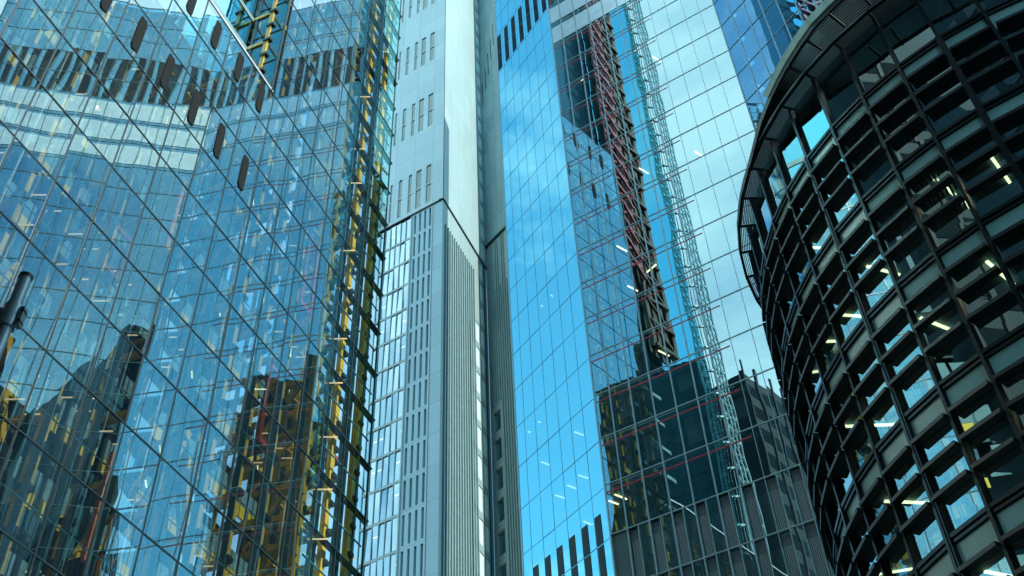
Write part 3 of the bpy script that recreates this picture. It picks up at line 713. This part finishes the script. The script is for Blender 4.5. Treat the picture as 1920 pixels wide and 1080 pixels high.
    for i in range(10):
        q = MB()
        for k in range(-20, 9):
            for h in (0, .5):
                f0 = lambda kk: 12.86 + (Ro(kk) - 12.9) * (i / 10.0)
                if Ro(k + h) < 12.95: continue
                a, b = k + h, k + h + .5
                q.hexa([P(a, f0(a), zc - .05), P(b, f0(b), zc - .05), P(b, f0(b) + .035, zc - .05), P(a, f0(a) + .035, zc - .05), P(a, f0(a), zc + .05), P(b, f0(b), zc + .05), P(b, f0(b) + .035, zc + .05), P(a, f0(a) + .035, zc + .05)])
        sl2.append(q)
    q = MB(); q2 = MB()
    for k in range(-20, 9):
        for h in (0, .5):
            a, b = k + h, k + h + .5
            q.hexa([P(a, Ro(a) - .10, zc - .12), P(b, Ro(b) - .10, zc - .12), P(b, Ro(b), zc - .12), P(a, Ro(a), zc - .12), P(a, Ro(a) - .10, zc + .2), P(b, Ro(b) - .10, zc + .2), P(b, Ro(b), zc + .2), P(a, Ro(a), zc + .2)])
            if b <= 5.2: hh = .15 * min(1, max(.05, (6.0 - a) / 3)); h2 = .15 * min(1, max(.05, (6.0 - b) / 3)); q2.hexa([P(a, Ro(a) - .1, zc + .2), P(b, Ro(b) - .1, zc + .2), P(b, Ro(b) + .0, zc + .2), P(a, Ro(a) + .0, zc + .2), P(a, Ro(a) - .1 + .2, zc + .2 + hh), P(b, Ro(b) - .1 + .2, zc + .2 + h2), P(b, Ro(b) + .2, zc + .2 + h2), P(a, Ro(a) + .2, zc + .2 + hh)])
    q.build('outer_canopy_rim', BLK, root)
    q2.build('edge_membrane', membrane('white_membrane'), root)
    kk = -14.0
    while kk < 6.5:
        br2.append(pb(kk - .025, kk + .025, 12.95, Ro(kk), zc - .16, zc - .051)); kk += .72
    parts('canopy_slat', sl1 + sl2, FR, root); parts('canopy_bracket', br + br2, BLK, root)
drum()

# ------------------------------------------------------------------ pole with clamp, lower left
def pole():
    def at(x, y, dist):
        d = (CF * FPX + CR * (x - 960) - CU * (y - 540)).normalized(); return EYE + d * dist
    tp_ = at(47, 523, 9.0)
    root = thing('lamp_post', 'grey steel post with a bolted clamp at its top, lower left edge', 'lamp post', (tp_.x, tp_.y, 0))
    ST = solid('galvanised_steel', (.30, .36, .38), .38, metal=.5, var=.1, scale=6)
    r = .048
    q = MB(); q.bar((tp_.x, tp_.y, 0), (tp_.x, tp_.y, tp_.z), 2 * r, n=28); q.build('post', ST, root, smooth=False)
    q = MB(); q.bar((tp_.x, tp_.y, tp_.z), (tp_.x, tp_.y, tp_.z + .03), 2 * r + .012, n=28); q.build('cap', BLK, root)
    zc = tp_.z - .42
    side = Vector((CR.x, CR.y, 0)).normalized(); fw = Vector((-side.y, side.x, 0))
    c = Vector((tp_.x, tp_.y, zc))
    q = MB(); q.bar(c - Vector((0, 0, .09)), c + Vector((0, 0, .13)), 2 * r + .03, n=28)
    q.bar(c + side * -.115 - Vector((0, 0, .08)), c + side * -.115 + Vector((0, 0, .10)), .055, .03, n=8)
    q.build('clamp_collar', ST, root)
    for s_ in (-1, 1):
        q = MB(); q.bar(c + side * (s_ * .085) - Vector((0, 0, .08)), c + side * (s_ * .085) + Vector((0, 0, .10)), .06, .035); q.build('clamp_flange', ST, root)
        for dz in (-.045, .06):
            q = MB(); b0 = c + side * (s_ * .095) + Vector((0, 0, dz)); q.bar(b0 - fw * .045, b0 + fw * .03, .026, n=6); q.build('bolt', BLK, root)
    q = MB(); q.bar(c + side * -.06 + Vector((0, 0, .03)), c + side * -.75 + Vector((0, 0, .06)), .07, n=16); q.build('side_arm', ST, root)
pole()

# ------------------------------------------------------------------ neighbours that the mirror facades show
def block(name, label, x0, x1, y0, y1, steps, mat, wmat, rot=None):
    root = thing(name, label, 'building', ((x0 + x1) / 2, (y0 + y1) / 2, 0))
    q = MB()
    n = len(steps); w = (x1 - x0) / n; wins = []
    for i, h in enumerate(steps):
        a, b = x0 + i * w, x0 + (i + 1) * w
        q.hexa([Vector(p) for p in ((a, y0, 0), (b, y0, 0), (b, y1, 0), (a, y1, 0), (a, y0, h), (b, y0, h), (b, y1, h), (a, y1, h))])
    q.build('wall', mat, root)
    z = 4.0; hm = min(steps)
    while z < hm - 3:
        for xx in range(int(w * n // 3.0)):
            a = x0 + .6 + xx * 3.0; m_ = MB(); m_.hexa([Vector(p) for p in ((a, y1 + .003, z), (a + 1.8, y1 + .003, z), (a + 1.8, y1 + .08, z), (a, y1 + .08, z), (a, y1 + .003, z + 2), (a + 1.8, y1 + .003, z + 2), (a + 1.8, y1 + .08, z + 2), (a, y1 + .08, z + 2))]); wins.append(m_)
        for yy in range(int((y1 - y0) // 3.0)):
            a = y0 + .6 + yy * 3.0
            for X, sgn in ((x1, 1), (x0, -1)):
                m_ = MB(); m_.hexa([Vector(p) for p in ((X + sgn * .003, a, z), (X + sgn * .003, a + 1.8, z), (X + sgn * .08, a + 1.8, z), (X + sgn * .08, a, z), (X + sgn * .003, a, z + 2), (X + sgn * .003, a + 1.8, z + 2), (X + sgn * .08, a + 1.8, z + 2), (X + sgn * .08, a, z + 2))]); wins.append(m_)
        z += 3.8
    parts('window', wins, wmat, root)
    return root
DST = solid('dark_stone', (.022, .042, .048), .7, var=.3, scale=.1)
DW = solid('dark_window', (.015, .025, .03), .15)
block('stone_block', 'dark stone block behind the viewer, stepped roof, seen only mirrored in the facets', -28, 8, -50, -20, (130, 140, 146, 138), DST, DW)
block('brick_block', 'dark brick block behind the viewer on the sunny side, seen only in reflections', 25, 62, -55, -20, (112, 120, 118), solid('dark_brick', (.03, .04, .042), .8, var=.3, scale=.2), DW)
def west():
    F = Fac(20, 31.5, -1)
    root = thing('bronze_block', 'dark bronze block beside the clear glass tower, seen only mirrored in glass', 'building', F.P(-15, 0))
    F.b(-24, 7.6, 0, 102, -24, 0).build('wall', DST, root)
    F.b(-130, -24, 0, 158, -7, .5).build('tall_wing', DST, root)
    parts('window_row', [F.b(-11.6, 7.4, z, z + 2.1, .003, .06) for z in [4 + 4.1 * i for i in range(24)]], DW, root)
    parts('pier', [F.b(-11.4 + 3.1 * i, -11 + 3.1 * i, 0, 103.8, .07, .3) for i in range(7)], solid('bronze_pier', (.05, .055, .05), .5), root)
west()
